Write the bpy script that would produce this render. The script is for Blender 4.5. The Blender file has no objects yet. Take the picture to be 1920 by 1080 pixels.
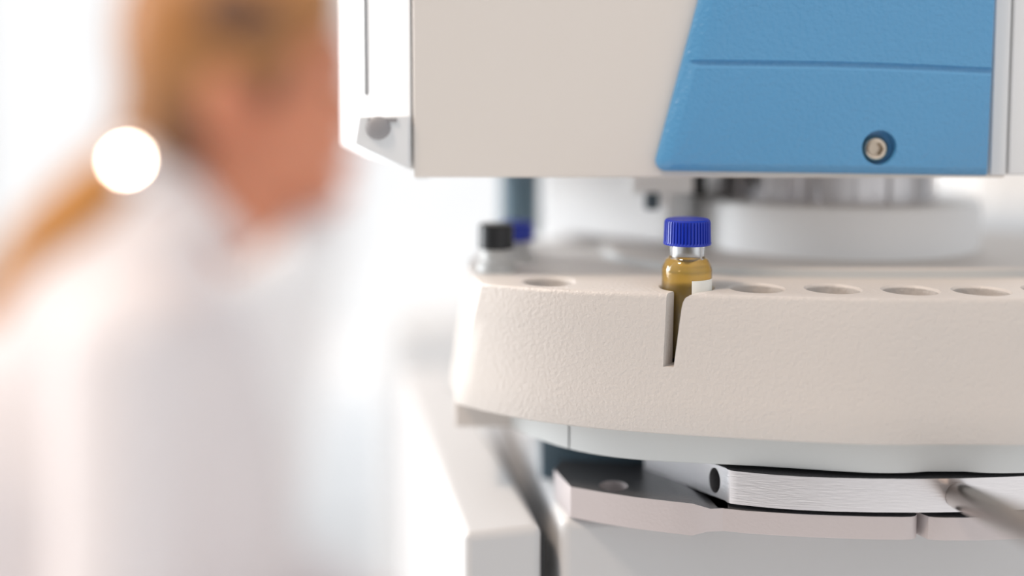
import bpy, bmesh, math, random
from mathutils import Vector, Matrix
random.seed(4)
SC = bpy.context.scene
COL = SC.collection
# ------------------------------------------------------------------ camera
F = 2000.0                      # focal length in pixels of the 1920 frame
HOR = 180.0                     # horizon row
CZ = 1200.0                     # camera height, mm (all building below is in mm relative to the camera)
PITCH = math.atan(F / 28000.0)
SH = (F * math.tan(PITCH) - (540 - HOR))
cam_d = bpy.data.cameras.new('camera')
cam = bpy.data.objects.new('camera', cam_d); COL.objects.link(cam)
cam.location = (0, 0, CZ / 1000)
cam.rotation_euler = (math.pi / 2 - PITCH, 0, 0)
cam_d.sensor_width = 36.0
cam_d.lens = F / 1920 * 36.0
cam_d.shift_y = SH / 1920
cam_d.clip_start = 0.01
cam_d.clip_end = 50
cam_d.dof.use_dof = True
cam_d.dof.focus_distance = 0.2435
cam_d.dof.aperture_fstop = cam_d.lens / 19.0     # 19 mm entrance pupil
cam_d.dof.aperture_blades = 0
SC.camera = cam
SC.view_settings.view_transform = 'Standard'
SC.view_settings.look = 'None'
SC.view_settings.gamma = 1
SC.view_settings.use_curve_mapping = False
SC.view_settings.exposure = -0.18
SC.cycles.use_denoising = True
SC.cycles.max_bounces = 10
SC.cycles.transparent_max_bounces = 12
SC.cycles.sample_clamp_indirect = 6

# ------------------------------------------------------------------ world: bright hazy daylight beyond the glazing, warm room behind the camera
w = bpy.data.worlds.new('world'); SC.world = w; w.use_nodes = True
nt = w.node_tree; nt.nodes.clear()
def N(t, **k):
    n = nt.nodes.new(t)
    for a, b in k.items(): setattr(n, a, b)
    return n
tc = N('ShaderNodeTexCoord')
def lobe(d, lo, hi, power_=1.0):
    v = Vector(d).normalized()
    dp = N('ShaderNodeVectorMath', operation='DOT_PRODUCT'); nt.links.new(tc.outputs['Generated'], dp.inputs[0]); dp.inputs[1].default_value = v
    mr = N('ShaderNodeMapRange', interpolation_type='SMOOTHSTEP'); nt.links.new(dp.outputs['Value'], mr.inputs['Value'])
    mr.inputs['From Min'].default_value = lo; mr.inputs['From Max'].default_value = hi
    return mr.outputs['Result']
def scale(sock, col, s):
    m = N('ShaderNodeVectorMath', operation='SCALE'); m.inputs[0].default_value = [c * s for c in col]; nt.links.new(sock, m.inputs['Scale'])
    return m.outputs[0]
def addv(a, b):
    m = N('ShaderNodeVectorMath', operation='ADD'); nt.links.new(a, m.inputs[0]); nt.links.new(b, m.inputs[1]); return m.outputs[0]
base = N('ShaderNodeRGB'); base.outputs[0].default_value = (0.200, 0.200, 0.204, 1)
s1 = scale(lobe((-0.45, 0.88, 0.15), 0.10, 0.75), (0.98, 0.99, 1.0), 1.02)     # glazing ahead and to the left
s2 = scale(lobe((0.30, -0.80, 0.50), 0.30, 0.95), (1.0, 0.90, 0.84), 0.14)     # warm room light behind the camera, high right
s3 = scale(lobe((-1.0, 0.05, 0.30), 0.55, 0.98), (0.93, 0.97, 1.0), 0.5)       # side window, left
s4 = scale(lobe((0.0, 0.0, 1.0), 0.2, 1.0), (0.98, 0.98, 1.0), 0.45)           # ceiling bounce
s5 = scale(lobe((-0.92, 0.36, 0.20), 0.93, 0.99), (0.93, 0.97, 1.0), 21.0)         # brightest part of the sky, left
s6 = scale(lobe((0.75, -0.62, 0.22), 0.45, 0.95), (0.95, 0.98, 1.0), 0.65)          # cool fill added from the camera's right
tot = addv(addv(addv(addv(addv(addv(base.outputs[0], s1), s2), s3), s4), s5), s6)
bg = N('ShaderNodeBackground'); nt.links.new(tot, bg.inputs['Color']); bg.inputs['Strength'].default_value = 1.0
out = N('ShaderNodeOutputWorld'); nt.links.new(bg.outputs[0], out.inputs['Surface'])
# sunlight from high left, slightly in front of the instrument
sd = bpy.data.lights.new('sun', 'SUN'); so = bpy.data.objects.new('sun', sd); COL.objects.link(so)
sd.energy = 2.3; sd.angle = math.radians(9); sd.color = (1.0, 0.80, 0.64)
so.rotation_euler = Vector((-0.50, -0.23, 0.83)).to_track_quat('Z', 'Y').to_euler()

# ------------------------------------------------------------------ projection helpers
cp, sp = math.cos(PITCH), math.sin(PITCH)
FW = Vector((0, cp, -sp)); UP = Vector((0, sp, cp)); RT = Vector((1, 0, 0))
def ray(px, py):
    return FW * F + RT * (px - 960) + UP * (540 - py + SH)
def U(px, py, Y):
    r = ray(px, py); return r * (Y / r.y)
def UZ(px, py, z):
    r = ray(px, py); return r * (z / r.z)

# ------------------------------------------------------------------ materials
def s2l(c):
    c /= 255.0
    return c / 12.92 if c <= 0.04045 else ((c + 0.055) / 1.055) ** 2.4
def rgb(r, g, b): return (s2l(r), s2l(g), s2l(b), 1)
def mat(name, col, rough=0.5, metal=0.0, bump=0.0, bscale=1500, var=0.0, vscale=40, trans=0.0, ior=1.5, sheen=0.0, aniso=0.0, coat=0.0, stretch=None, spec=0.5, sss=0.0):
    m = bpy.data.materials.new(name); m.use_nodes = True
    t = m.node_tree; b = t.nodes['Principled BSDF']
    b.inputs['Base Color'].default_value = col
    b.inputs['Roughness'].default_value = rough
    b.inputs['Metallic'].default_value = metal
    b.inputs['Transmission Weight'].default_value = trans
    b.inputs['IOR'].default_value = ior
    b.inputs['Coat Weight'].default_value = coat
    b.inputs['Sheen Weight'].default_value = sheen
    b.inputs['Anisotropic'].default_value = aniso
    b.inputs['Specular IOR Level'].default_value = spec
    if sss:
        b.inputs['Subsurface Weight'].default_value = sss
        b.inputs['Subsurface Radius'].default_value = (0.02, 0.008, 0.004)
        b.inputs['Subsurface Scale'].default_value = 1.0
    tcn = t.nodes.new('ShaderNodeTexCoord'); mp = t.nodes.new('ShaderNodeMapping')
    t.links.new(tcn.outputs['Object'], mp.inputs['Vector'])
    if stretch: mp.inputs['Scale'].default_value = stretch
    if bump:
        n = t.nodes.new('ShaderNodeTexNoise'); n.inputs['Scale'].default_value = bscale; n.inputs['Detail'].default_value = 3
        t.links.new(mp.outputs['Vector'], n.inputs['Vector'])
        bp = t.nodes.new('ShaderNodeBump'); bp.inputs['Strength'].default_value = bump; bp.inputs['Distance'].default_value = 0.0003
        t.links.new(n.outputs['Fac'], bp.inputs['Height']); t.links.new(bp.outputs['Normal'], b.inputs['Normal'])
    if var:
        n = t.nodes.new('ShaderNodeTexNoise'); n.inputs['Scale'].default_value = vscale; n.inputs['Detail'].default_value = 4
        t.links.new(mp.outputs['Vector'], n.inputs['Vector'])
        mx = t.nodes.new('ShaderNodeMix'); mx.data_type = 'RGBA'
        mx.inputs['A'].default_value = [c * (1 - var) for c in col[:3]] + [1]
        mx.inputs['B'].default_value = [min(1, c * (1 + var)) for c in col[:3]] + [1]
        t.links.new(n.outputs['Fac'], mx.inputs['Factor']); t.links.new(mx.outputs['Result'], b.inputs['Base Color'])
    return m
M = dict(
    tray=mat('grained_beige_plastic', rgb(208, 202, 197), 0.40, bump=0.75, bscale=1150, spec=0.5),
    trayin=mat('smooth_beige_plastic', rgb(208, 202, 197), 0.5, bump=0.1, bscale=900),
    skirt=mat('grey_plastic', rgb(205, 208, 208), 0.45, bump=0.08),
    head=mat('painted_warm_grey_metal', rgb(222, 216, 210), 0.55, bump=0.12, bscale=1800),
    cab=mat('painted_cabinet_metal', rgb(199, 199, 200), 0.38, bump=0.06, bscale=1500),
    light=mat('light_grey_plastic', rgb(228, 230, 232), 0.45),
    white=mat('white_plastic', rgb(249, 250, 251), 0.4),
    blue=mat('pebbled_blue_plastic', rgb(84, 152, 200), 0.32, bump=1.0, bscale=950, spec=0.8),
    capblue=mat('royal_blue_cap_plastic', rgb(6, 42, 165), 0.35, spec=0.5),
    capblack=mat('black_cap_plastic', rgb(32, 32, 34), 0.4),
    latch=mat('mid_grey_plastic', rgb(150, 148, 150), 0.5),
    mirror=mat('mirror_metal', rgb(250, 248, 245), 0.12, metal=1.0),
    septum=mat('grey_septum', rgb(190, 190, 192), 0.6),
    slate=mat('slate_painted_metal', rgb(95, 118, 132), 0.4),
    darkslate=mat('dark_slate_plastic', rgb(70, 84, 94), 0.45),
    dark=mat('black_anodised', rgb(30, 30, 32), 0.45),
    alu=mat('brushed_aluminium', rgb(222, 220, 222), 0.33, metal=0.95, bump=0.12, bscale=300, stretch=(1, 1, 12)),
    topshade=mat('aluminium_top_shade', rgb(92, 93, 96), 0.5, metal=0.6, bump=0.5, bscale=1500),
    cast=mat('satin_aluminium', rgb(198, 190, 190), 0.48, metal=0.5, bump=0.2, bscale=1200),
    steel=mat('polished_steel', rgb(172, 161, 154), 0.2, metal=1.0),
    brass=mat('warm_steel', rgb(205, 190, 172), 0.25, metal=1.0),
    skin=mat('skin', rgb(214, 140, 108), 0.5, var=0.10, vscale=14, sss=0.15),
    lips=mat('lips', rgb(190, 96, 88), 0.4),
    eye=mat('eye', rgb(60, 45, 40), 0.2),
    hair=mat('blonde_hair', rgb(178, 122, 70), 0.45, var=0.50, vscale=22, bump=0.6, bscale=300, stretch=(1, 1, 0.35)),
    hairdark=mat('brown_hair', rgb(112, 76, 52), 0.5, var=0.2, vscale=60),
    tail=mat('golden_hair', rgb(206, 142, 72), 0.45, var=0.20, vscale=30, stretch=(1, 1, 0.35)),
    coat=mat('white_cotton', rgb(232, 226, 227), 0.85, sheen=0.2, bump=0.3, bscale=900),
    tie=mat('white_satin_and_lit_coat', rgb(252, 252, 253), 0.35, sheen=0.3),
    trousers=mat('grey_trousers', rgb(90, 95, 105), 0.9),
    shoe=mat('white_shoe', rgb(220, 220, 220), 0.6),
    wall=mat('white_wall_paint', rgb(246, 245, 243), 0.8, bump=0.1, bscale=200),
    floor=mat('pale_vinyl_floor', rgb(226, 228, 230), 0.35, var=0.03, vscale=6),
    bench=mat('white_laminate', rgb(240, 241, 242), 0.35),
    label=mat('white_print', rgb(246, 246, 240), 0.6),
)
def glassmat(name, col, ior, rough=0.0):
    m = bpy.data.materials.new(name); m.use_nodes = True
    b = m.node_tree.nodes['Principled BSDF']
    b.inputs['Base Color'].default_value = col; b.inputs['Transmission Weight'].default_value = 1
    b.inputs['Roughness'].default_value = rough; b.inputs['IOR'].default_value = ior
    return m
M['glass'] = glassmat('clear_vial_glass', (0.98, 0.99, 1, 1), 1.47)
M['frost'] = mat('frosted_white_vial', rgb(232, 232, 230), 0.35, trans=0.35)
M['amber'] = glassmat('amber_liquid', (0.88, 0.66, 0.24, 1), 1.34)
M['amber'].node_tree.nodes['Principled BSDF'].inputs['Transmission Weight'].default_value = 0.78
M['amber'].node_tree.nodes['Principled BSDF'].inputs['Base Color'].default_value = (0.95, 0.62, 0.12, 1)
def panemat():
    m = bpy.data.materials.new('window_glass'); m.use_nodes = True
    t = m.node_tree; t.nodes.clear()
    tr = t.nodes.new('ShaderNodeBsdfTransparent'); gl = t.nodes.new('ShaderNodeBsdfGlossy'); gl.inputs['Roughness'].default_value = 0.02
    mx = t.nodes.new('ShaderNodeMixShader'); mx.inputs[0].default_value = 0.05
    o = t.nodes.new('ShaderNodeOutputMaterial')
    t.links.new(tr.outputs[0], mx.inputs[1]); t.links.new(gl.outputs[0], mx.inputs[2]); t.links.new(mx.outputs[0], o.inputs[0])
    return m
M['pane'] = panemat()

# ------------------------------------------------------------------ object helpers
def W(v): return Vector((v[0] / 1000, v[1] / 1000, (v[2] + CZ) / 1000))
def thing(name, label, cat, base, group=None):
    o = bpy.data.objects.new(name, None); COL.objects.link(o); o.location = W(base)
    o.empty_display_size = 0.02
    o['label'] = label; o['category'] = cat
    if group: o['group'] = group
    return o
def tag(o, label, cat, group=None):
    o['label'] = label; o['category'] = cat
    if group: o['group'] = group
    return o
def obj(name, bm, m, parent=None, origin=None, smooth=35, bevel=0, seg=3, label=None):
    """bm in mm, camera-relative"""
    bmesh.ops.recalc_face_normals(bm, faces=bm.faces)
    top = parent
    off = Vector((0, 0, 0))
    while top is not None: off += top.location; top = top.parent
    o_loc = W(origin) - off if origin is not None else Vector((0, 0, 0))
    for v in bm.verts: v.co = W(v.co) - off - o_loc
    me = bpy.data.meshes.new(name); bm.to_mesh(me); bm.free()
    me.materials.append(M[m] if isinstance(m, str) else m)
    if smooth:
        for p in me.polygons: p.use_smooth = True
        me.set_sharp_from_angle(angle=math.radians(smooth))
    o = bpy.data.objects.new(name, me); COL.objects.link(o)
    o.location = o_loc
    if parent: o.parent = parent
    if bevel:
        b = o.modifiers.new('bevel', 'BEVEL'); b.width = bevel / 1000; b.segments = seg; b.limit_method = 'ANGLE'; b.angle_limit = math.radians(38)
        b.harden_normals = False
    if label: o['label'] = label
    return o
def struct(o): o['kind'] = 'structure'; return o
def prism(bm, poly, a, b=None):
    """poly: list of 3-D points; a: extrusion vector or function"""
    vs = [bm.verts.new(p) for p in poly]; ws = [bm.verts.new(Vector(p) + Vector(a)) for p in poly]
    n = len(vs)
    bm.faces.new(vs); bm.faces.new(ws[::-1])
    for i in range(n): bm.faces.new((vs[i], ws[i], ws[(i + 1) % n], vs[(i + 1) % n]))
def loft(bm, loops, cap=True):
    L = [[bm.verts.new(p) for p in l] for l in loops]
    n = len(L[0])
    for a, b in zip(L, L[1:]):
        for i in range(n): bm.faces.new((a[i], a[(i + 1) % n], b[(i + 1) % n], b[i]))
    if cap: bm.faces.new(L[0][::-1]); bm.faces.new(L[-1])
def box(bm, x0, x1, y0, y1, z0, z1):
    prism(bm, [(x0, y0, z0), (x1, y0, z0), (x1, y1, z0), (x0, y1, z0)], (0, 0, z1 - z0))
def lathe(bm, cx, cy, prof, n=64, closed=False, rib=None):
    """prof: (r, z) list"""
    rings = []
    for r, z in prof:
        if r < 1e-6: rings.append([bm.verts.new((cx, cy, z))])
        else: rings.append([bm.verts.new((cx + r * math.cos(2 * math.pi * i / n), cy + r * math.sin(2 * math.pi * i / n), z)) for i in range(n)])
    for a, b in zip(rings, rings[1:]):
        if len(a) == 1 and len(b) == 1: continue
        for i in range(n):
            j = (i + 1) % n
            if len(a) == 1: bm.faces.new((a[0], b[i], b[j]))
            elif len(b) == 1: bm.faces.new((a[i], a[j], b[0]))
            else: bm.faces.new((a[i], a[j], b[j], b[i]))
def cyl(bm, p, q, r0, r1=None, n=40, cap=True):
    p, q = Vector(p), Vector(q); r1 = r0 if r1 is None else r1
    d = (q - p).normalized(); s = d.orthogonal().normalized(); t = d.cross(s)
    A = [p + (s * math.cos(2 * math.pi * i / n) + t * math.sin(2 * math.pi * i / n)) * r0 for i in range(n)]
    B = [q + (s * math.cos(2 * math.pi * i / n) + t * math.sin(2 * math.pi * i / n)) * r1 for i in range(n)]
    loft(bm, [A, B], cap)
def ell(bm, c, r, rot=None, u=28, v=18):
    c = Vector(c); rows = []
    for j in range(v + 1):
        ph = math.pi * j / v
        if j in (0, v): rows.append([bm.verts.new(c + Vector((0, 0, r[2] if j == 0 else -r[2])))]); continue
        rows.append([bm.verts.new(c + Vector((r[0] * math.sin(ph) * math.cos(2 * math.pi * i / u), r[1] * math.sin(ph) * math.sin(2 * math.pi * i / u), r[2] * math.cos(ph)))) for i in range(u)])
    for p, q in zip(rows, rows[1:]):
        for i in range(u):
            k = (i + 1) % u
            if len(p) == 1: bm.faces.new((p[0], q[i], q[k]))
            elif len(q) == 1: bm.faces.new((p[i], q[0], p[k]))
            else: bm.faces.new((p[i], q[i], q[k], p[k]))
def capsule(bm, p, q, r0, r1, sy=1.0, k=7):
    for i in range(k + 1):
        t = i / k; c = Vector(p).lerp(Vector(q), t); r = r0 + (r1 - r0) * t
        ell(bm, c, (r, r * sy, r), u=24, v=14)
def cut(o, bms):
    """subtract solids (bmesh, mm camera-relative) from o for good"""
    for cb in bms:
        bmesh.ops.recalc_face_normals(cb, faces=cb.faces)
        for v in cb.verts: v.co = W(v.co)
        me = bpy.data.meshes.new('tmp'); cb.to_mesh(me); cb.free()
        c = bpy.data.objects.new('tmp', me); COL.objects.link(c)
        md = o.modifiers.new('b', 'BOOLEAN'); md.operation = 'DIFFERENCE'; md.object = c; md.solver = 'EXACT'
        bpy.context.view_layer.update()
        ev = o.evaluated_get(bpy.context.evaluated_depsgraph_get())
        new = bpy.data.meshes.new_from_object(ev)
        o.modifiers.remove(md); o.data = new
        bpy.data.objects.remove(c)
    for p in o.data.polygons: p.use_smooth = True
    o.data.set_sharp_from_angle(angle=math.radians(32))
def interp(pts, x):
    if x <= pts[0][0]: return pts[0][1]
    for (a, b), (c, d) in zip(pts, pts[1:]):
        if x <= c: return b + (d - b) * (x - a) / (c - a)
    return pts[-1][1]
def fitpoly(pts, deg):
    import numpy as np
    x = np.array([p[0] for p in pts], float); y = np.array([p[1] for p in pts], float)
    k = np.polyfit((x - 1400) / 500, y, deg)
    return lambda q: float(np.polyval(k, (q - 1400) / 500))
def catmull(P, per=8):
    P = [Vector(p) for p in P]; o = []
    for i in range(len(P) - 1):
        a = P[max(i - 1, 0)]; b = P[i]; c = P[i + 1]; d = P[min(i + 2, len(P) - 1)]
        for k in range(per):
            t = k / per
            o.append(0.5 * ((2 * b) + (c - a) * t + (2 * a - 5 * b + 4 * c - d) * t * t + (3 * b - a - 3 * c + d) * t ** 3))
    o.append(P[-1]); return o

# ------------------------------------------------------------------ heights (mm, camera-relative)
BENCH = -450.0
FLOOR = -CZ
VC = U(1288, 500, 246.5); VX, VY = VC.x, VC.y            # vial axis
ZT = U(1290, 552, 237.5).z                               # tray top plane
ZB = U(1290, 818, 236.0).z                               # tray bottom
XC = 98.0                                                # symmetry line of the turret

# ------------------------------------------------------------------ the room
bm = bmesh.new(); box(bm, -4000, 4500, -2500, 5200, FLOOR - 60, FLOOR); o = obj('floor', bm, 'floor', smooth=0); struct(o)
bm = bmesh.new()
box(bm, 1550, 4500, 3600, 3750, FLOOR, 1500); box(bm, -4000, 1550, 3600, 3750, 1380, 1500)
o = obj('wall_back', bm, 'wall', smooth=0); struct(o)
bm = bmesh.new(); box(bm, -1950, -1790, 1350, 3600, FLOOR, 1500); o = obj('shade_wall', bm, 'wall', smooth=0); struct(o)  # unseen wall added to keep the strong left light off the person
wn = bpy.data.objects.new('window_1', None); COL.objects.link(wn); wn.location = W((-1225, 3675, FLOOR)); wn['kind'] = 'structure'
bm = bmesh.new()
for a, b, c, d in ((-4000, 1550, FLOOR, FLOOR + 15), (-4000, 1550, 1330, 1380), (-4000, -3950, FLOOR, 1380), (1500, 1550, FLOOR, 1380)):
    box(bm, a, b, 3640, 3700, c, d)
o = obj('window_frame', bm, 'white', wn, smooth=0)
bm = bmesh.new(); box(bm, -3950, 1500, 3667, 3673, FLOOR + 15, 1330); o = obj('window_pane', bm, 'pane', wn, smooth=0)

# ------------------------------------------------------------------ lab bench
t = thing('lab_bench', 'white laboratory bench under the analysis instrument', 'bench', (120, 560, FLOOR))
bm = bmesh.new(); box(bm, -60, 900, 225, 800, BENCH - 30, BENCH - 0.5); obj('worktop', bm, 'bench', t, bevel=3)
for x in (-10, 850):
    for y in (270, 750):
        bm = bmesh.new(); box(bm, x - 22, x + 22, y - 22, y + 22, FLOOR, BENCH - 30); obj('leg', bm, 'light', t, bevel=2)

# ------------------------------------------------------------------ cabinets of the instrument
def rotbox(bm, p0, ang, wdt, dep, z0, z1):
    """corner p0 (x,y) front-left, width along (cos,sin), depth along (-sin,cos)"""
    c, s = math.cos(ang), math.sin(ang)
    q = lambda a, b: (p0[0] + a * c - b * s, p0[1] + a * s + b * c)
    P = [q(0, 0), q(wdt, 0), q(wdt, dep), q(0, dep)]
    prism(bm, [(x, y, z0) for x, y in P], (0, 0, z1 - z0))
A = U(869, 1000, 243); ZCL = A.z
ang = math.radians(11.5)
bm = bmesh.new(); rotbox(bm, (A.x, A.y), ang, 18.9, 152, BENCH, ZCL)
o = obj('instrument_cabinet', bm, 'cab', origin=(A.x, A.y, BENCH), bevel=2.2, seg=5)
tag(o, 'narrow pale cabinet with brightly lit white top, left of the dark vertical gap', 'cabinet')
B = U(1051, 974.5, 248); ZCR = B.z
gk = o; bm = bmesh.new(); gc, gs = math.cos(ang), math.sin(ang); gx, gy = A.x + 19.0 * gc - 6 * gs, A.y + 19.0 * gs + 6 * gc
rotbox(bm, (gx, gy), ang, 2.2, 140, BENCH, ZCL - 4.5); obj('gap_shade', bm, 'dark', gk, label='dark strip put in for the shade in the gap')  # dark strip added where the gap only falls into shade
bm = bmesh.new(); rotbox(bm, (B.x, B.y), math.radians(7), 250, 150, BENCH, ZCR)
o = obj('instrument_cabinet', bm, 'cab', origin=(B.x, B.y, BENCH), bevel=2.6, seg=5)
tag(o, 'wide pale grey cabinet under the aluminium arms, right of the dark vertical gap', 'cabinet')

# ------------------------------------------------------------------ sample turret
top_pts = [(903, 530), (975, 539), (1028, 542.5), (1149, 546.5), (1235, 549.5), (1300, 553), (1494, 556.5), (1687, 559.5), (1760, 560)]
bot_pts = [(856, 758), (888, 770), (941, 781), (979, 787), (1064, 798), (1205, 812.5), (1328, 821), (1461, 829), (1558, 833), (1720, 836), (1760, 836)]
ft, fb = fitpoly(top_pts, 4), fitpoly(bot_pts, 4)
NS = 40
topF = []; botF = []
for i in range(NS):
    u = i / (NS - 1)
    a = 903 + (1740 - 903) * u; b = 858 + (1740 - 858) * u
    topF.append(UZ(a, ft(a), ZT)); botF.append(UZ(b, fb(b), ZB))
def outline(front, back, per=8):
    """front: left to centre; back: list from the left end round to the rear centre; mirrored about XC"""
    L = [Vector((p[0], p[1])) for p in front]
    bk = [L[2], L[0]] + [Vector(b) for b in back]
    bk = catmull(bk, per)[per:]          # starts at L[0]
    half = bk[::-1][:-1] + L             # rear centre ... left ... front centre
    # mirror
    m = [Vector((2 * XC - p.x, p.y)) for p in half[::-1] if p.x < XC - 0.5]
    h = [p for p in half if p.x < XC - 0.5]
    return h + m
TOPBACK = [(-10.6, 270), (-12.0, 284), (-9.5, 300), (0, 319), (20, 337), (55, 352), (XC, 358)]
BOTBACK = [(-14.6, 269), (-16.5, 285), (-13.5, 303), (-3, 323), (18, 342), (55, 357), (XC, 363)]
OT = outline(topF, TOPBACK); OB = outline(botF, BOTBACK)
nn = min(len(OT), len(OB)); assert len(OT) == len(OB), (len(OT), len(OB))
def inset(loop, d):
    n = len(loop); r = []
    for i in range(n):
        tg = (loop[(i + 1) % n] - loop[i - 1]).normalized(); nr = Vector((tg.y, -tg.x))
        c = Vector((XC, 325)) - loop[i]
        if nr.dot(c) < 0: nr = -nr
        r.append(loop[i] + nr * d)
    return r
def lv(loop, z): return [(p.x, p.y, z) for p in loop]
turret = thing('sample_turret', 'round beige vial tray turret with holes in its rim and a slot in front', 'sample tray', (XC, 330, ZCR))
bm = bmesh.new()
mixl = lambda u: [OB[i].lerp(OT[i], u) for i in range(len(OT))]
loops = [lv(inset(OB, 0.7), ZB), lv(inset(OB, 0.2), ZB + 0.3), lv(OB, ZB + 0.8)]
for u in (0.25, 0.5, 0.75): loops.append(lv(mixl(u), ZB + (ZT - ZB) * u))
loops += [lv(OT, ZT - 1.0), lv(inset(OT, 0.15), ZT - 0.45), lv(inset(OT, 0.45), ZT - 0.12), lv(inset(OT, 0.9), ZT)]
loft(bm, loops)
body = obj('tray_body', bm, 'tray', turret)
# pockets
hole_px = [(1030, 528), (1419, 540), (1562, 541.5), (1707, 544), (1840, 545), (1972, 543)]
holes = []
for px, py in hole_px:
    p = UZ(px, py, ZT); holes.append((p.x, p.y, 6.1))
holes.append((VX, VY, 6.05))
V2 = U(930, 500, 272); V3 = U(966, 500, 288)
holes += [(V2.x + 0.3, V2.y, 5.4), (V3.x + 0.4, V3.y, 5.9)]
cs = []
for x, y, r in holes:
    c = bmesh.new(); lathe(c, x, y, [(0, ZT - 31.5), (r, ZT - 31.5), (r, ZT - 0.5), (r + 0.5, ZT + 0.02), (r + 0.5, ZT + 3), (0, ZT + 3)], n=48); cs.append(c)
# slot in front of the amber vial, running inwards towards the turret centre
def slotpoly():
    P = [(1242, 520), (1312, 520), (1300, 553), (1287, 556), (1279, 561), (1274.5, 569), (1272, 580), (1259, 690.5), (1237, 690.5)]
    return [U(a, b, 236.5) for a, b in P]
din = Vector((XC - VX + 10, 345 - VY, 0)).normalized()
P = slotpoly(); c = bmesh.new(); prism(c, [p - din * 6 for p in P], din * 14.5); cs.append(c)
cut(body, cs)
# raised disc in the middle, with hub on it
ZD = ZT + 2.4
disc_front = UZ(1700, 522, ZT).y
def circ(cx, cy, r, n=96): return [Vector((cx + r * math.cos(2 * math.pi * i / n), cy + r * math.sin(2 * math.pi * i / n))) for i in range(n)]
bm = bmesh.new(); 
dk = []
for r_ in (0, 0.5):
    dk.append([Vector((XC + (72 - r_) * math.copysign(abs(math.cos(2 * math.pi * i / 160)) ** 0.75, math.cos(2 * math.pi * i / 160)), disc_front + 42 + (42 - r_) * math.copysign(abs(math.sin(2 * math.pi * i / 160)) ** 0.85, math.sin(2 * math.pi * i / 160)))) for i in range(160)])
loft(bm, [lv(dk[0], ZT - 0.2), lv(dk[0], ZD - 0.5), lv(dk[1], ZD)])
cd_ = obj('centre_disc', bm, 'trayin', turret); cd_.data.materials.append(M['skirt'])
for p in cd_.data.polygons:
    if abs(p.normal.z) < 0.5: p.material_index = 1
HX = U(1532, 400, 325).x; HYC = UZ(1532, 491, ZD).y + 43
hub_z = U(1532, 371, 300).z
bm = bmesh.new(); lathe(bm, HX, HYC, [(41, ZD), (41, hub_z - 0.8), (40.2, hub_z), (0, hub_z)], n=128)
obj('hub', bm, 'white', turret)
# skirt below the tray
sk_px = [(930, 784), (1008, 829), (1074, 845), (1205, 862), (1328, 872), (1429, 879), (1558, 884.5), (1720, 886.5), (1760, 886)]
ZS = U(1558, 884.5, 236).z
fs = fitpoly(sk_px, 4)
skF = [UZ(a, fs(a), ZS) for a in [940 + (1740 - 940) * i / (NS - 1) for i in range(NS)]]
SKB = [(3, 285), (2, 300), (8, 318), (28, 334), (60, 346), (XC, 350)]
OS = outline(skF, SKB)
bm = bmesh.new(); loft(bm, [lv(inset(OS, 0.8), ZS), lv(inset(OS, 0.2), ZS + 0.25), lv(OS, ZS + 0.8), lv(OS, ZB - 0.02)])
skirt = obj('skirt', bm, 'skirt', turret)
sx = UZ(1068, fs(1068), ZS)
c = bmesh.new(); box(c, sx.x - 0.35, sx.x + 0.1, sx.y - 8, sx.y + 1.2, ZS - 2, ZB - 0.6); cut(skirt, [c])
# bearing column below
bm = bmesh.new(); lathe(bm, XC, 315, [(38, ZCR), (38, ZS), (0, ZS)], n=96); obj('bearing_column', bm, 'darkslate', turret)
bm = bmesh.new(); a = U(1014, 860, 275); box(bm, a.x, 62, 275, 290, ZCR, ZS); obj('drive_housing', bm, 'slate', turret, bevel=0.5)
# beige end piece below the left edge
ep = [UZ(a, b, ZB - 0.5) for a, b in ((853, 768), (940, 792), (985, 770), (900, 735))]
bm = bmesh.new()
p0 = U(853, 780, 270); p1 = U(940, 780, 265)
box(bm, p0.x, p1.x + 3, 268, 300, U(853, 797, 270).z, ZB - 0.02); obj('base_bracket', bm, 'trayin', turret, bevel=0.6)

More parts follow.
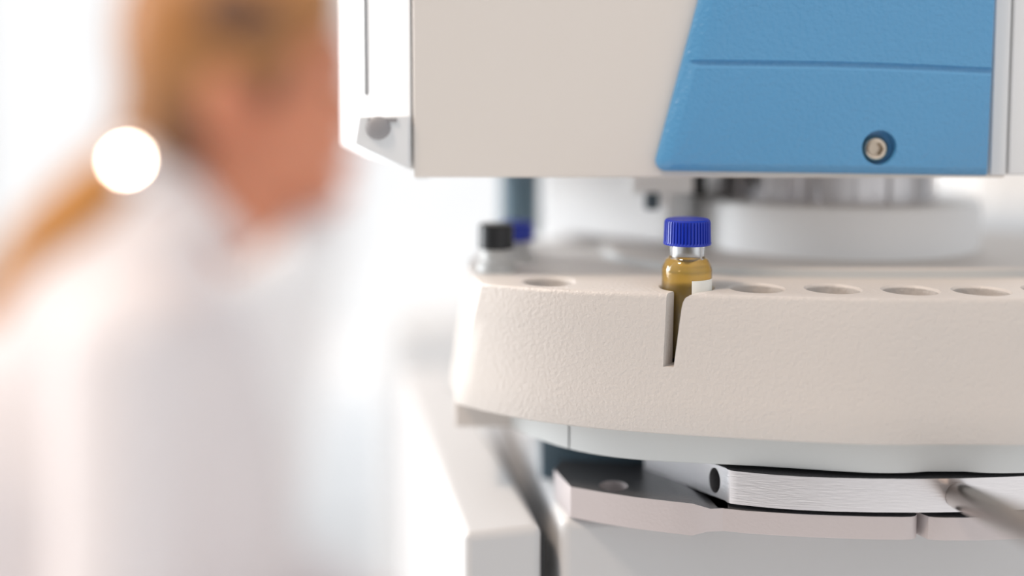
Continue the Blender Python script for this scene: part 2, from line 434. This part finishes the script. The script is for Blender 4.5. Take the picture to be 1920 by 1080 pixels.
# ------------------------------------------------------------------ vials
def vial(name, label, x, y, zcap_top, R=5.8, capr=5.45, caph=5.9, height=32.0, glass='glass', cap='capblue', liquid=True, patch=True, sunk=0, neck_r=4.05, ribs=44):
    """cap top height given"""
    zc0 = zcap_top - caph
    zbase = zcap_top - height - 1.0
    t = thing(name, label, 'vial', (x, y, zbase), 'screw cap sample vials in the turret')
    zs = zc0 - 3.3                       # bottom of neck
    bm = bmesh.new(); wl = 0.55
    outer = [(0, zbase), (R - 1.2, zbase), (R - 0.4, zbase + 0.3), (R, zbase + 1.2), (R, zs - 2.6), (R - 0.12, zs - 1.9), (R - 0.5, zs - 1.1), (neck_r + 0.9, zs - 0.25), (neck_r + 0.15, zs + 0.2), (neck_r, zs + 0.8), (neck_r, zc0 + 2.5)]
    inner = [(neck_r - 1.0, zc0 + 2.5), (neck_r - 1.0, zs + 0.3), (neck_r - 0.6, zs - 0.6), (R - 1.4, zs - 1.7), (R - wl - 0.1, zs - 2.6), (R - wl, zs - 3.4), (R - wl, zbase + 1.8), (R - 1.6, zbase + 0.9), (0, zbase + 0.8)]
    lathe(bm, x, y, outer + inner, n=72)
    obj('glass_body', bm, glass, t, smooth=60)
    if liquid:
        zl = zs - 0.15
        bm = bmesh.new()
        e = 0.03
        pr = [(0, zbase + 0.8 - e), (R - 1.6, zbase + 0.9 - e), (R - wl + e, zbase + 1.8), (R - wl + e, zs - 3.4), (R - wl - 0.1 + e, zs - 2.6), (R - 1.4 + e, zs - 1.7), (neck_r - 0.6 + e, zs - 0.6),
              (neck_r - 0.95, zl + 0.05), (neck_r - 1.3, zl - 0.35), (neck_r - 2.2, zl - 1.2), (1.0, zl - 1.75), (0, zl - 1.85)]
        lathe(bm, x, y, pr, n=72); obj('liquid', bm, 'amber', t, smooth=60, label='clear amber liquid')
    # cap: ribbed skirt, softly rounded top with a hole showing the septum
    bm = bmesh.new(); n = max(ribs, 10) * 6
    prof = [(neck_r + 0.1, zc0 + 0.02), (capr + 0.05, zc0), (capr + 0.12, zc0 + 0.35), (capr + 0.02, zc0 + 0.7), (capr - 0.1, zcap_top - 0.8), (capr - 0.22, zcap_top - 0.3), (capr - 0.6, zcap_top), (0, zcap_top)]
    rings = []
    for k, (r, z) in enumerate(prof):
        if r < 1e-6: rings.append([bm.verts.new((x, y, z))]); continue
        ring = []
        for i in range(n):
            a = 2 * math.pi * i / n
            ph = (i % 6)
            d = 0.0
            if 3 <= k <= 4 and ribs: d = 0.0 if ph in (1, 2, 3, 4) else -0.28
            if k == 3: z_ = z
            ring.append(bm.verts.new((x + (r + d) * math.cos(a), y + (r + d) * math.sin(a), z)))
        rings.append(ring)
    for a, b in zip(rings, rings[1:]):
        for i in range(n):
            j = (i + 1) % n
            if len(b) == 1: bm.faces.new((a[i], a[j], b[0]))
            else: bm.faces.new((a[i], a[j], b[j], b[i]))
    c = obj('cap', bm, cap, t, smooth=25)
    if patch:
        # white write-on patch printed round the right half of the front
        bm = bmesh.new(); zt = patch; a0, a1 = math.radians(-88), math.radians(-14); vs = []
        for i in range(17):
            a = a0 + (a1 - a0) * i / 16
            vs.append([bm.verts.new((x + rr * math.cos(a), y + rr * math.sin(a), zz)) for rr, zz in ((R + 0.03, zt - 16), (R + 0.03, zt), (R + 0.01, zt), (R + 0.01, zt - 16))])
        for p, q in zip(vs, vs[1:]):
            for k in range(4): bm.faces.new((p[k], p[(k + 1) % 4], q[(k + 1) % 4], q[k]))
        bm.faces.new(vs[0]); bm.faces.new(vs[-1][::-1])
        obj('write_on_patch', bm, 'label', t, label='white write-on patch')
    return t
vial('sample_vial', 'clear glass vial of amber liquid with ribbed blue cap, standing alone above the front slot', VX, VY, U(1288, 415, VY - 5).z, patch=U(1310, 527, VY - 5.6).z)
vial('sample_vial', 'black capped pale vial at the far left edge of the turret', V2.x, V2.y, U(930, 424, V2.y - 5).z, R=5.2, capr=4.6, caph=6.2, height=31, glass='frost', cap='capblack', liquid=False, patch=None, neck_r=3.9, ribs=0)
vial('sample_vial', 'blurred blue capped vial half hidden behind the black capped vial', V3.x, V3.y, U(966, 420, V3.y - 5).z, R=5.8, capr=5.1, caph=4.9, height=31, glass='frost', cap='capblue', liquid=False, patch=None, ribs=0)

# ------------------------------------------------------------------ aluminium carrier arms under the turret
arm = thing('carrier_bracket', 'silver aluminium arms and rod under the front of the turret', 'bracket', (VX + 40, 260, ZCR))
def slab(px_front, z0, z1, back, m='alu', bev=0.4, name='upper_arm', label=None, cuts=None, fr=None):
    """front edge given in pixels on plane z1; back: list of (x, y)"""
    P = [UZ(a, b, z1) for a, b in px_front]
    pl = [Vector((p.x, p.y)) for p in P] + [Vector(q) for q in back]
    bm = bmesh.new(); prism(bm, [(p.x, p.y, z0) for p in pl], (0, 0, z1 - z0))
    return obj(name, bm, m, arm, bevel=bev, smooth=30, label=label)
# upper arm
ZU1 = U(1558, 896, 234.5).z; ZU0 = U(1558, 959, 234.5).z
upx = [(1360, 877), (1364, 880), (1371, 882.3), (1384, 884), (1440, 889.5), (1500, 893.5), (1560, 896), (1640, 897.5), (1720, 898), (1800, 897), (1880, 894.5), (1960, 891), (2040, 886)]
ua = slab(upx, ZU0, ZU1, [(160, 262), (60, 266), (33.2, 262)], 'alu', 0.25, 'upper_arm')
fp = UZ(1360, 877, ZU1)
cfc = U(1357, 905, fp.y + 1.5)
sd_ = Vector((33.2 - fp.x, 262 - fp.y, 0)).normalized(); nrm = Vector((-sd_.y, sd_.x, 0))
if nrm.x > 0: nrm = -nrm
zc_ = (ZU0 + ZU1) / 2
hc = Vector((fp.x, fp.y, zc_)) + sd_ * 3.2
c = bmesh.new(); ep_ = [hc + nrm * 3 + sd_ * (1.7 * math.cos(math.pi * i / 20)) + Vector((0, 0, 3.0 * math.sin(math.pi * i / 20))) for i in range(40)]
prism(c, ep_, nrm * -22)
ua.modifiers.clear(); cut(ua, [c])
# lower arm: thick block at the left, thinner blade to the right with a rounded end
ZL1 = U(1300, 944, 238.5).z; ZL0 = U(1300, 1004, 238.5).z
ZN1 = U(1560, 966, 235).z; ZN0 = U(1560, 1009.5, 235).z
blk_px = [(1070, 912.5), (1130, 923), (1190, 932), (1250, 939), (1298, 944.2)]
blk = [UZ(a, b, ZL1) for a, b in blk_px]
bk1 = UZ(1039, 880, ZL1)
bm = bmesh.new()
corner = UZ(1365, 942, ZL1)
pl = [(p.x, p.y) for p in blk] + [(corner.x, corner.y), (corner.x + 4, 262), (bk1.x + 2, 268), (bk1.x, bk1.y)]
prism(bm, [(x, y, ZL0) for x, y in pl], (0, 0, ZL1 - ZL0))
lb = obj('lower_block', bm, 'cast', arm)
# dark tops stand in for shade and dark reflections on bare metal
hp = UZ(1150, 911, ZL1)
c = bmesh.new(); cyl(c, (hp.x, hp.y, ZL1 + 2), (hp.x, hp.y, ZL1 - 3), 3.4); 
# chamfer towards the blade: wedge cuts at upper and lower right corner
c2 = bmesh.new(); a_ = UZ(1298, 944, ZL1)
prism(c2, [(a_.x, a_.y - 8, ZL1 + 0.01), (a_.x + 14, a_.y - 8, ZL1 + 0.01), (a_.x + 14, a_.y - 8, ZN1), (a_.x + 4.2, a_.y - 8, ZN1)], (0, 60, 0))
c3 = bmesh.new(); prism(c3, [(a_.x, a_.y - 8, ZL0 - 0.01), (a_.x + 14, a_.y - 8, ZL0 - 0.01), (a_.x + 14, a_.y - 8, ZN0), (a_.x + 3.6, a_.y - 8, ZN0)], (0, 60, 0))
cut(lb, [c, c2, c3])
bld_px = [(1345, 952), (1400, 957.5), (1480, 962.5), (1560, 966), (1640, 968.3), (1690, 969), (1708, 968.5), (1716, 967), (1719.5, 963.5)]
bl = [UZ(a, b, ZN1) for a, b in bld_px]
e_ = bl[-1]
bm = bmesh.new(); pl = [(p.x, p.y) for p in bl] + [(e_.x - 1.5, e_.y + 14), (corner.x - 6, 258)]
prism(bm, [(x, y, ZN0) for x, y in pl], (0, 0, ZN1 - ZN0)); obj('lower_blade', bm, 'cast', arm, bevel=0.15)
b2_px = [(1731, 964), (1741, 968), (1752, 969.5), (1770, 970), (1830, 970), (1900, 968), (1990, 964)]
b2 = [UZ(a, b, ZN1) for a, b in b2_px]
bm = bmesh.new(); pl = [(p.x, p.y) for p in b2] + [(b2[-1].x, 250), (b2[0].x - 6, 247)]
prism(bm, [(x, y, ZN0) for x, y in pl], (0, 0, ZN1 - ZN0)); obj('lower_blade', bm, 'cast', arm, bevel=0.15)
def shade_top(o):  # paints shade into the upward faces
    o.data.materials.append(M['topshade'])
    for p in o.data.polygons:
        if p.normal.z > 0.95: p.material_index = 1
for o_ in [c_ for c_ in arm.children]: shade_top(o_)
# spacer pins that carry the arms
for px_, Y_ in ((1440, 250), (1820, 250)):
    q = U(px_, 900, Y_); bm = bmesh.new(); cyl(bm, (q.x, q.y, ZN1 - 0.2), (q.x, q.y, ZU0 + 0.2), 4); obj('spacer', bm, 'dark', arm)
for x_ in (60, 125):
    bm = bmesh.new(); cyl(bm, (x_, 262, ZCR - 0.2), (x_, 262, ZL1), 4); obj('support_pin', bm, 'dark', arm)
# rod
r0 = U(1801, 931, 233); r1 = U(1925, 985, 188); dr = (r1 - r0).normalized()
bm = bmesh.new(); cyl(bm, r0 - dr * 0.5, r0 + dr * 110, 3.05, n=64); obj('rod', bm, 'steel', arm, label='polished round steel rod')

# ------------------------------------------------------------------ injector head above
HY = 256.0
head = thing('injector_head', 'pale grey injector tower with blue front cover, hanging above the vials', 'laboratory instrument', (60, 330, BENCH))
hx0 = U(774, 200, HY).x; hx1 = U(1914, 200, HY).x; hz0 = U(1200, 333, HY).z; hz1 = 150.0
def rrect(x0, x1, z0, z1, r, y, corners=(1, 1, 1, 1)):
    P = []
    for k, (cx, cz, a) in enumerate(((x0 + r, z0 + r, 180), (x1 - r, z0 + r, 270), (x1 - r, z1 - r, 0), (x0 + r, z1 - r, 90))):
        if corners[k]:
            for i in range(9): th = math.radians(a + 90 * i / 8); P.append((cx + r * math.cos(th), y, cz + r * math.sin(th)))
        else: P.append(((x0, x1, x1, x0)[k], y, (z0, z0, z1, z1)[k]))
    return P
xb = U(1893, 100, HY).x
bm = bmesh.new(); prism(bm, rrect(hx0, xb, hz0, hz1, 3, HY, (0, 0, 0, 0)), (0, 150, 0)); obj('housing', bm, 'head', head, bevel=0.5)
# separate right frame with a seam
bm = bmesh.new(); prism(bm, rrect(xb + 0.5, hx1 + 6, hz0 + 0.6, hz1, 3.2, HY - 0.2, (0, 1, 0, 0)), (0, 150, 0)); obj('side_frame', bm, 'light', head, bevel=0.5)
xk = U(1861, 100, HY).x
bm = bmesh.new(); prism(bm, rrect(xk, xb - 0.3, hz0 + 0.6, hz1, 3, HY - 0.9, (0, 0, 0, 0)), (0, 1, 0)); obj('edge_strip', bm, 'light', head, bevel=0.3)
# blue cover
BY = HY - 3.2
BZ1 = 150.0
def bcorner(poly, rs, n=7):
    out_ = []
    k = len(poly)
    for i in range(k):
        p = Vector(poly[i]); a = Vector(poly[i - 1]) - p; b = Vector(poly[(i + 1) % k]) - p; r = rs[i]
        if r == 0: out_.append(p); continue
        an = a.normalized(); bn = b.normalized(); half = an.angle(bn) / 2; d = r / math.tan(half)
        q0 = p + an * d; q1 = p + bn * d; c = p + (an + bn).normalized() * (r / math.sin(half))
        for j in range(n + 1):
            s = q0.lerp(q1, j / n); out_.append(c + (s - c).normalized() * r)
    return out_
bl_ = U(1226, 321, BY); br_ = U(1856, 330, BY); tl_ = U(1312, 0, BY)
sl = (tl_.x - bl_.x) / (tl_.z - bl_.z)
bpoly = [(bl_.x, BY, bl_.z), (br_.x, BY, br_.z), (br_.x + (BZ1 - br_.z) * 0.012, BY, BZ1), (bl_.x + sl * (BZ1 - bl_.z), BY, BZ1)]
pts = bcorner(bpoly, [2.4, 0.8, 0, 0])
def inset_quad(d, y):
    """d: inset of bottom, right, top, left edges"""
    k = 4; L = []
    for i in range(k):
        p = Vector(bpoly[i]); q = Vector(bpoly[(i + 1) % k]); t_ = (q - p).normalized(); n_ = Vector((-t_.z, 0, t_.x))
        L.append((p + n_ * d[i], t_))
    P = []
    for i in range(k):
        (p, u_), (q, v_) = L[i - 1], L[i]
        den = u_.x * v_.z - u_.z * v_.x; w_ = q - p
        s_ = (w_.x * v_.z - w_.z * v_.x) / den; c_ = p + u_ * s_; P.append((c_.x, y, c_.z))
    r = max(0.5, 2.4 - 0.6 * d[0])
    return bcorner(P, [r, 0.5, 0, 0])
bpoly = [(p[0], BY, p[2]) for p in bpoly]
def prof_loop(t_, y): return inset_quad((2.0 * t_, 0.9 * t_, 0, 3.4 * t_), y)
def r0c(P): return [tuple(p) for p in P]
bm = bmesh.new()
loft(bm, [r0c(prof_loop(0, HY + 1)), r0c(prof_loop(0, BY + 1.7)), r0c(prof_loop(0.08, BY + 1.25)), r0c(prof_loop(0.45, BY + 0.6)), r0c(prof_loop(0.75, BY + 0.22)), r0c(prof_loop(0.9, BY + 0.06)), r0c(prof_loop(1.0, BY))])
bc = obj('blue_cover', bm, 'blue', head, smooth=50, label='blue pebbled plastic cover with a moulded groove')
# groove (slight arc) and screw recess
g0 = U(1290, 115, BY); g1 = U(1580, 119, BY); g2 = U(1870, 131, BY)
gp = catmull([g0, g0.lerp(g1, .5) + Vector((0, 0, .05)), g1, g1.lerp(g2, .5) + Vector((0, 0, .12)), g2], 6)
c = bmesh.new(); gl = []
for p in gp:
    gl.append([(p.x, BY - 1, p.z + 0.5), (p.x, BY + 0.02, p.z + 0.45), (p.x, BY + 0.75, p.z + 0.2), (p.x, BY + 0.7, p.z - 0.35), (p.x, BY + 0.02, p.z - 1.5), (p.x, BY - 1, p.z - 1.6)])
loft(c, gl)
sc_ = U(1649, 277, BY)
c2 = bmesh.new(); cyl(c2, (sc_.x, BY - 2, sc_.z), (sc_.x, BY + 2.9, sc_.z), 4.2, 4.05, n=56)
cut(bc, [c, c2])
# screw: button head with hex socket
sy = BY + 0.9
bm = bmesh.new()
def ringp(r, y, n=48): return [(sc_.x - 0.35 + r * math.cos(2 * math.pi * i / n), y, sc_.z - 0.35 + r * math.sin(2 * math.pi * i / n)) for i in range(n)]
def hexp(r, y, n=48):
    o_ = []
    for i in range(n):
        a = 2 * math.pi * i / n; m_ = (a % (math.pi / 3)) - math.pi / 6; o_.append((sc_.x - 0.35 + r / math.cos(m_) * math.cos(a), y, sc_.z - 0.35 + r / math.cos(m_) * math.sin(a)))
    return o_
loft(bm, [ringp(3.2, sy + 1.95), ringp(3.2, sy + 1.3), ringp(3.0, sy + 0.7), ringp(2.5, sy + 0.2), ringp(1.9, sy), hexp(1.45, sy + 0.02), hexp(1.4, sy + 1.4)], True)
obj('screw', bm, 'brass', head, smooth=50, label='silver button head screw with hex socket')
# clear white side door at the left with an inner channel and a corner clip
sx0 = U(640, 200, 275).x; dz = U(652, 278, 275).z
bm = bmesh.new()
fr = [(hx0 - 0.5, HY + 0.4), (U(690, 200, 268).x, 264), (sx0, 274), (sx0, 340), (hx0 - 0.5, 340)]
top = [(x, y, hz1) for x, y in fr]
bot = [(fr[0][0], fr[0][1], U(772, 322, HY).z), (fr[1][0], fr[1][1], U(700, 298, 264).z), (fr[2][0], fr[2][1], U(642, 272, 274).z), (fr[3][0], fr[3][1], U(642, 272, 274).z), (fr[4][0], fr[4][1], U(772, 322, HY).z)]
loft(bm, [bot, top])
sdo = obj('side_door', bm, 'white', head, bevel=0.5)
ch = bmesh.new(); a = U(679, 90, 263); b = U(691, 90, 263)
box(ch, a.x, b.x, 255, 270, U(686, 180, 262).z, 200); cut(sdo, [ch])
bm = bmesh.new(); q0 = U(668, 215, 258); q1 = U(768, 215, 254)
cp_ = [U(672, 218, 255), U(768, 217, 255), U(768, 318, 255), U(664, 270, 255)]
prism(bm, cp_, (0, 12, 0)); clip = obj('corner_clip', bm, 'light', head, bevel=0.5)
bm = bmesh.new(); qc = U(709, 240, 254.9); ell(bm, qc, (3.0, 1.2, 2.8)); a = U(690, 222, 254.6); b = U(744, 229, 254.6); box(bm, a.x, b.x, 254.6, 256, b.z, a.z); obj('latch', bm, 'latch', clip)
# things hanging under the head
bm = bmesh.new(); z0_ = U(1240, 361, 285).z
a = U(1183, 350, 285); b = U(1298, 350, 285); box(bm, a.x, b.x, 283, 300, z0_, hz0 + 0.2); nb = obj('needle_holder', bm, 'white', head, bevel=0.5)
bm = bmesh.new(); a = U(1241, 350, 284); b = U(1257, 350, 284); box(bm, a.x, b.x, 284, 288, U(1240, 385, 284).z, z0_ + 0.2); obj('needle_guide', bm, 'white', nb, bevel=0.4)
bm = bmesh.new(); a = U(1211, 366, 283); b = U(1236, 394, 283); box(bm, a.x, b.x, 283, 287, b.z, z0_ + 0.1); obj('sensor_block', bm, 'darkslate', nb, bevel=0.3)
bm = bmesh.new(); a = U(1298, 350, 290); b = U(1322, 350, 290); box(bm, a.x, b.x, 288, 310, U(1240, 368, 290).z, hz0 + 0.2); obj('drive_block', bm, 'dark', head, bevel=0.3)
bm = bmesh.new(); a = U(778, 330, 262); b = U(804, 334, 262); box(bm, a.x, b.x, 262, 270, U(778, 335, 262).z, hz0 + 0.2); obj('foot_pad', bm, 'light', head, bevel=0.3)
# polished collar with flutes between hub and head
bm = bmesh.new(); n = 120; lo_, hi_ = hub_z + 0.02, hz0 + 1
def flute(z, k=0.0):
    P = []
    for i in range(n * 2):
        a = 2 * math.pi * i / (n * 2); r = 31 - (0.9 if (i // 6) % 2 else 0)
        P.append((HX - 2 + r * math.cos(a), HYC + r * math.sin(a), z))
    return P
loft(bm, [flute(lo_), flute(hi_)]); obj('fluted_collar', bm, 'alu', head, smooth=20, label='polished fluted metal collar')
# column that carries the head
bm = bmesh.new(); box(bm, 20, 150, 425, 520, BENCH, hz1); obj('mast', bm, 'light', head, bevel=4)
bm = bmesh.new(); box(bm, 20, 150, 380, 440, hz0 + 20, hz1 - 5); obj('mast_arm', bm, 'light', head, bevel=2)

# ------------------------------------------------------------------ housings behind the turret
q = U(986, 400, 338); bm = bmesh.new(); cyl(bm, (q.x - 2, 338, ZT + 0.4), (q.x - 2, 338, hz0 + 0.3), 6.5, n=48); obj('slate_column', bm, 'slate', head)
bm = bmesh.new(); prism(bm, [(x_, y_, ZD + 0.4) for x_, y_ in ((10.5, 328), (44, 297), (48, 300), (48, 352), (16, 352))], (0, 0, hz0 - ZD)); obj('needle_shroud', bm, 'white', head, bevel=1.5)
bm = bmesh.new(); a = U(1810, 426, 430); box(bm, U(1800, 426, 430).x, 330, 425, 520, BENCH, a.z)
tag(obj('rear_housing', bm, 'light', origin=(220, 470, BENCH), bevel=2), 'low pale grey housing at the right edge behind the turret', 'housing')

# ------------------------------------------------------------------ equipment in the far background
bm = bmesh.new(); a = U(722, 592, 720); b = U(870, 700, 720)
box(bm, a.x, b.x + 15, 720, 790, BENCH, a.z)
tag(obj('bench_analyser', bm, 'light', origin=(a.x + 30, 750, BENCH), bevel=8), 'blurred grey box on the bench between the person and the turret', 'laboratory instrument')

# ------------------------------------------------------------------ the person (seated, in profile facing right)
PY = 1000.0
K = PY / F                                        # mm per pixel at the person
def Pp(px, py, dy=0.0): return U(px, py, PY + dy)
person = thing('person', 'person with blonde ponytail in white lab coat, seated at left, looking right', 'person', (Pp(280, 900).x, PY, FLOOR))
def remesh(o, vox, sm=6):
    r = o.modifiers.new('remesh', 'REMESH'); r.mode = 'VOXEL'; r.voxel_size = vox / 1000; r.use_smooth_shade = True
    s = o.modifiers.new('smooth', 'SMOOTH'); s.factor = 0.6; s.iterations = sm
# body: head, neck and hands with forearms
bm = bmesh.new()
ell(bm, Pp(440, 105), (94, 74, 103))                     # cranium
ell(bm, Pp(545, 200, -4), (60, 62, 84))                  # face mass
ell(bm, Pp(520, 280, -4), (62, 56, 54))                  # jaw
capsule(bm, Pp(430, 270, -34), Pp(595, 352, -14), 22, 20)  # near jaw line
capsule(bm, Pp(430, 270, 34), Pp(595, 352, 14), 22, 20)
ell(bm, Pp(612, 352), (24, 22, 20))                      # chin
ell(bm, Pp(618, 110), (26, 50, 30)); ell(bm, Pp(640, 138, 0), (14, 40, 9))     # forehead and brow ridge
capsule(bm, Pp(642, 160), Pp(678, 218), 8, 12)           # nose
ell(bm, Pp(655, 226), (12, 17, 9))
ell(bm, Pp(580, 218, -42), (30, 22, 24)); ell(bm, Pp(580, 218, 42), (30, 22, 24))   # cheeks
ell(bm, Pp(645, 275), (15, 24, 8)); ell(bm, Pp(642, 296), (14, 22, 8))         # lips
for s in (-1, 1):                                        # ears
    ell(bm, Pp(415, 190, s * 76), (19, 7, 26)); ell(bm, Pp(408, 225, s * 74), (11, 7, 16))
capsule(bm, Pp(458, 270), Pp(462, 440), 56, 54, 0.9); capsule(bm, Pp(462, 440), Pp(430, 620, 40), 44, 36, 0.9)     # neck
# hands working at the instrument behind, forearms inside the sleeves
def hand(bm, wrist, d, side):
    d = Vector(d).normalized(); up = Vector((0, 0, 1)); sv = d.cross(up).normalized() * side; up = sv.cross(d).normalized()
    if up.z < 0: up = -up
    capsule(bm, wrist - d * 60, wrist, 30, 25, 0.9)
    for k in range(5): ell(bm, wrist + d * (12 + 15 * k), (24, 36 - k, 15))
    for k, L in enumerate((66, 76, 71, 55)):
        b0 = wrist + d * 86 + sv * (27 - 18 * k)
        p1 = b0 + d * (L * 0.45) - up * 6; p2 = p1 + d * (L * 0.28) - up * 14; p3 = p2 + d * (L * 0.12) - up * 17
        capsule(bm, b0 - d * 10, p1, 9, 8.6, 1, 8); capsule(bm, p1, p2, 8.6, 8, 1, 6); capsule(bm, p2, p3, 8, 7.4, 1, 5)
    th = wrist + d * 28 + sv * 34
    q1 = th + d * 30 + sv * 22 - up * 8; q2 = q1 + d * 26 - up * 8
    capsule(bm, th, q1, 12, 10.5, 1, 7); capsule(bm, q1, q2, 10.5, 8.5, 1, 6)
for sd2, sh2, el2, wr2 in ((-1, Pp(250, 660, -110), Vector((-330, PY - 150, -500)), Vector((-190, PY - 112, -546))), (1, Pp(420, 640, 130), Vector((-300, PY + 140, -500)), Vector((-170, PY + 92, -546)))):
    capsule(bm, Pp(420, 640, 40), sh2, 40, 38, 1, 8); capsule(bm, sh2, el2, 40, 34, 1, 8); capsule(bm, el2, wr2, 32, 26, 1, 8)
hand(bm, Vector((-170, PY - 110, -548)), (1, -0.02, -0.02), 1)
hand(bm, Vector((-150, PY + 90, -548)), (1, 0.0, -0.02), -1)
b_ = obj('body', bm, 'skin', person); remesh(b_, 3.5, 4)
for s in (-1, 1):
    bm = bmesh.new(); ell(bm, Pp(628, 168, s * 31), (9, 7, 5.5)); obj('eye', bm, 'eye', person)
bm = bmesh.new()
capsule(bm, Pp(600, 146, -50), Pp(640, 140, -26), 4, 4); obj('eyebrow', bm, 'hair', person)
bm = bmesh.new(); ell(bm, Pp(652, 279, 0), (10, 20, 4)); ell(bm, Pp(650, 292, 0), (9, 18, 4)); obj('lips', bm, 'lips', person)
bm = bmesh.new(); ell(bm, Pp(500, 158, -66), (15, 9, 20)); capsule(bm, Pp(500, 40, -62), Pp(430, 20, -74), 20, 24, 0.7); capsule(bm, Pp(325, 180, -62), Pp(345, 280, -56), 14, 18, 0.7)
x_ = obj('hair_strand', bm, 'hairdark', person, label='darker brown hair strands')
remesh(x_, 3, 2)
# hair
bm = bmesh.new()
ell(bm, Pp(395, 75), (86, 86, 104)); ell(bm, Pp(305, 90), (40, 60, 84)); ell(bm, Pp(470, 20), (88, 80, 72)); ell(bm, Pp(330, 150), (42, 72, 84)); ell(bm, Pp(560, -5), (44, 62, 38))
ell(bm, Pp(470, 105, -40), (48, 42, 26)); ell(bm, Pp(470, 105, 40), (48, 42, 26))
ell(bm, Pp(500, 155, -64), (12, 10, 26))
ell(bm, Pp(355, 260, 0), (26, 56, 44))
capsule(bm, Pp(330, 200), Pp(250, 295), 52, 26)
h_ = obj('hair', bm, 'hair', person); remesh(h_, 5, 5)
bm = bmesh.new()
tp = [Pp(235, 300, -5), Pp(190, 345, -15), Pp(145, 388, -20), Pp(95, 435, -20), Pp(50, 490, -15), Pp(10, 550, 0), Pp(-40, 630, 10)]
for (a, b), (r, q) in zip(zip(tp, tp[1:]), ((26, 29), (29, 31), (31, 31), (31, 29), (29, 25), (25, 12))): capsule(bm, a, b, r, q, 0.9)
p_ = obj('ponytail', bm, 'tail', person, label='golden ponytail'); remesh(p_, 5, 4)
tie_c = Pp(245, 302, -46)
bm = bmesh.new(); ell(bm, tie_c + Vector((2, 14, 0)), (22, 20, 22)); k_ = obj('hair_tie', bm, 'tie', person, label='white hair tie')
hn = ((Vector((0, 0, 0)) - tie_c).normalized() + Vector((-0.50, -0.23, 0.83)).normalized()).normalized()
bm = bmesh.new(); cyl(bm, tie_c + Vector((0, -8, 0)), tie_c + Vector((0, -8, 0)) + hn * 2, 5.5, n=40); obj('hair_clip', bm, 'mirror', k_, label='shiny metal hair clip catching the sun')
# coat: rounded back and near shoulder, lapels, sleeves, skirt
bm = bmesh.new()
def seg(a, b, ra, rb, sy=0.8): capsule(bm, a, b, ra * K, rb * K, sy, 9)
seg(Pp(340, 382, -14), Pp(310, 490, -20), 60, 122, 0.9)
seg(Pp(310, 490, -20), Pp(250, 680, -20), 122, 245, 0.75)
seg(Pp(250, 680, -20), Pp(220, 840, -10), 245, 312, 0.68)
seg(Pp(220, 840, -10), Pp(222, 1010, 0), 312, 350, 0.62)
seg(Pp(222, 1010, 0), Pp(240, 1250, 0), 350, 350, 0.62)
seg(Pp(-40, 905, -10), Pp(-60, 1250, 0), 300, 360, 0.8)
el_n = Vector((-330, PY - 150, -500)); capsule(bm, Pp(250, 660, -110), el_n, 62, 52, 1, 10); capsule(bm, el_n, Vector((-185, PY - 112, -545)), 50, 36, 1, 10)
el_f = Vector((-300, PY + 140, -500)); capsule(bm, Pp(420, 640, 130), el_f, 60, 50, 1, 10); capsule(bm, el_f, Vector((-165, PY + 92, -545)), 50, 36, 1, 10)
# far shoulder and chest
c_ = obj('lab_coat', bm, 'coat', person); remesh(c_, 8, 10)
bm = bmesh.new()
seg(Pp(545, 500, 0), Pp(500, 620, 40), 105, 130, 0.9)
seg(Pp(500, 620, 40), Pp(440, 900, 70), 130, 150, 0.9)
seg(Pp(430, 535, -30), Pp(520, 530, -10), 44, 60, 0.9)
seg(Pp(470, 520, -45), Pp(610, 440, -20), 30, 42, 0.9)
seg(Pp(505, 460, 50), Pp(610, 450, 100), 62, 66, 0.8)
seg(Pp(520, 500, 60), Pp(420, 760, 60), 80, 170, 0.8)
b_ = obj('lit_coat_front', bm, 'tie', person, label='far front of the lab coat, light put into a whiter white'); remesh(b_, 8, 8)  # far side of the coat, its light put into a whiter colour
bm = bmesh.new()
capsule(bm, Pp(440, 455, -46), Pp(330, 330, -40), 14, 16, 1, 10)
capsule(bm, Pp(440, 475, -30), Pp(505, 410, 10), 14, 15, 1, 10); capsule(bm, Pp(505, 410, 10), Pp(610, 405, 40), 15, 16, 1, 8)
o_ = obj('collar', bm, 'coat', person); remesh(o_, 5, 6)
# legs, shoes
bm = bmesh.new()
hip = Vector((-365, PY, -640))
for s in (-1, 1):
    kn = Vector((30, PY + s * 110, -655)); an = Vector((10, PY + s * 115, FLOOR + 90))
    capsule(bm, hip + Vector((0, s * 90, 0)), kn, 92, 66, 0.9, 12); capsule(bm, kn, an, 64, 42, 1, 14)
o_ = obj('trousers', bm, 'trousers', person); remesh(o_, 9, 5)
for s in (-1, 1):
    bm = bmesh.new(); ell(bm, (55, PY + s * 115, FLOOR + 42), (130, 46, 42)); ell(bm, (10, PY + s * 115, FLOOR + 72), (50, 42, 50)); 
    o_ = obj('shoe', bm, 'shoe', person); remesh(o_, 7, 3)
# stool
st = thing('lab_stool', 'round grey lab stool under the seated person', 'stool', (-370, PY, FLOOR))
bm = bmesh.new(); lathe(bm, -370, PY, [(0, -790), (170, -790), (185, -775), (185, -752), (170, -738), (0, -738)], n=64); obj('seat', bm, 'dark', st)
bm = bmesh.new(); cyl(bm, (-370, PY, FLOOR + 60), (-370, PY, -788), 22); obj('pole', bm, 'steel', st)
bm = bmesh.new()
for k in range(5):
    a = 2 * math.pi * k / 5; cyl(bm, (-370, PY, FLOOR + 66), (-370 + 240 * math.cos(a), PY + 240 * math.sin(a), FLOOR + 30), 16, 12, n=20)
    ell(bm, (-370 + 240 * math.cos(a), PY + 240 * math.sin(a), FLOOR + 25), (25, 25, 25))
obj('star_base', bm, 'dark', st)
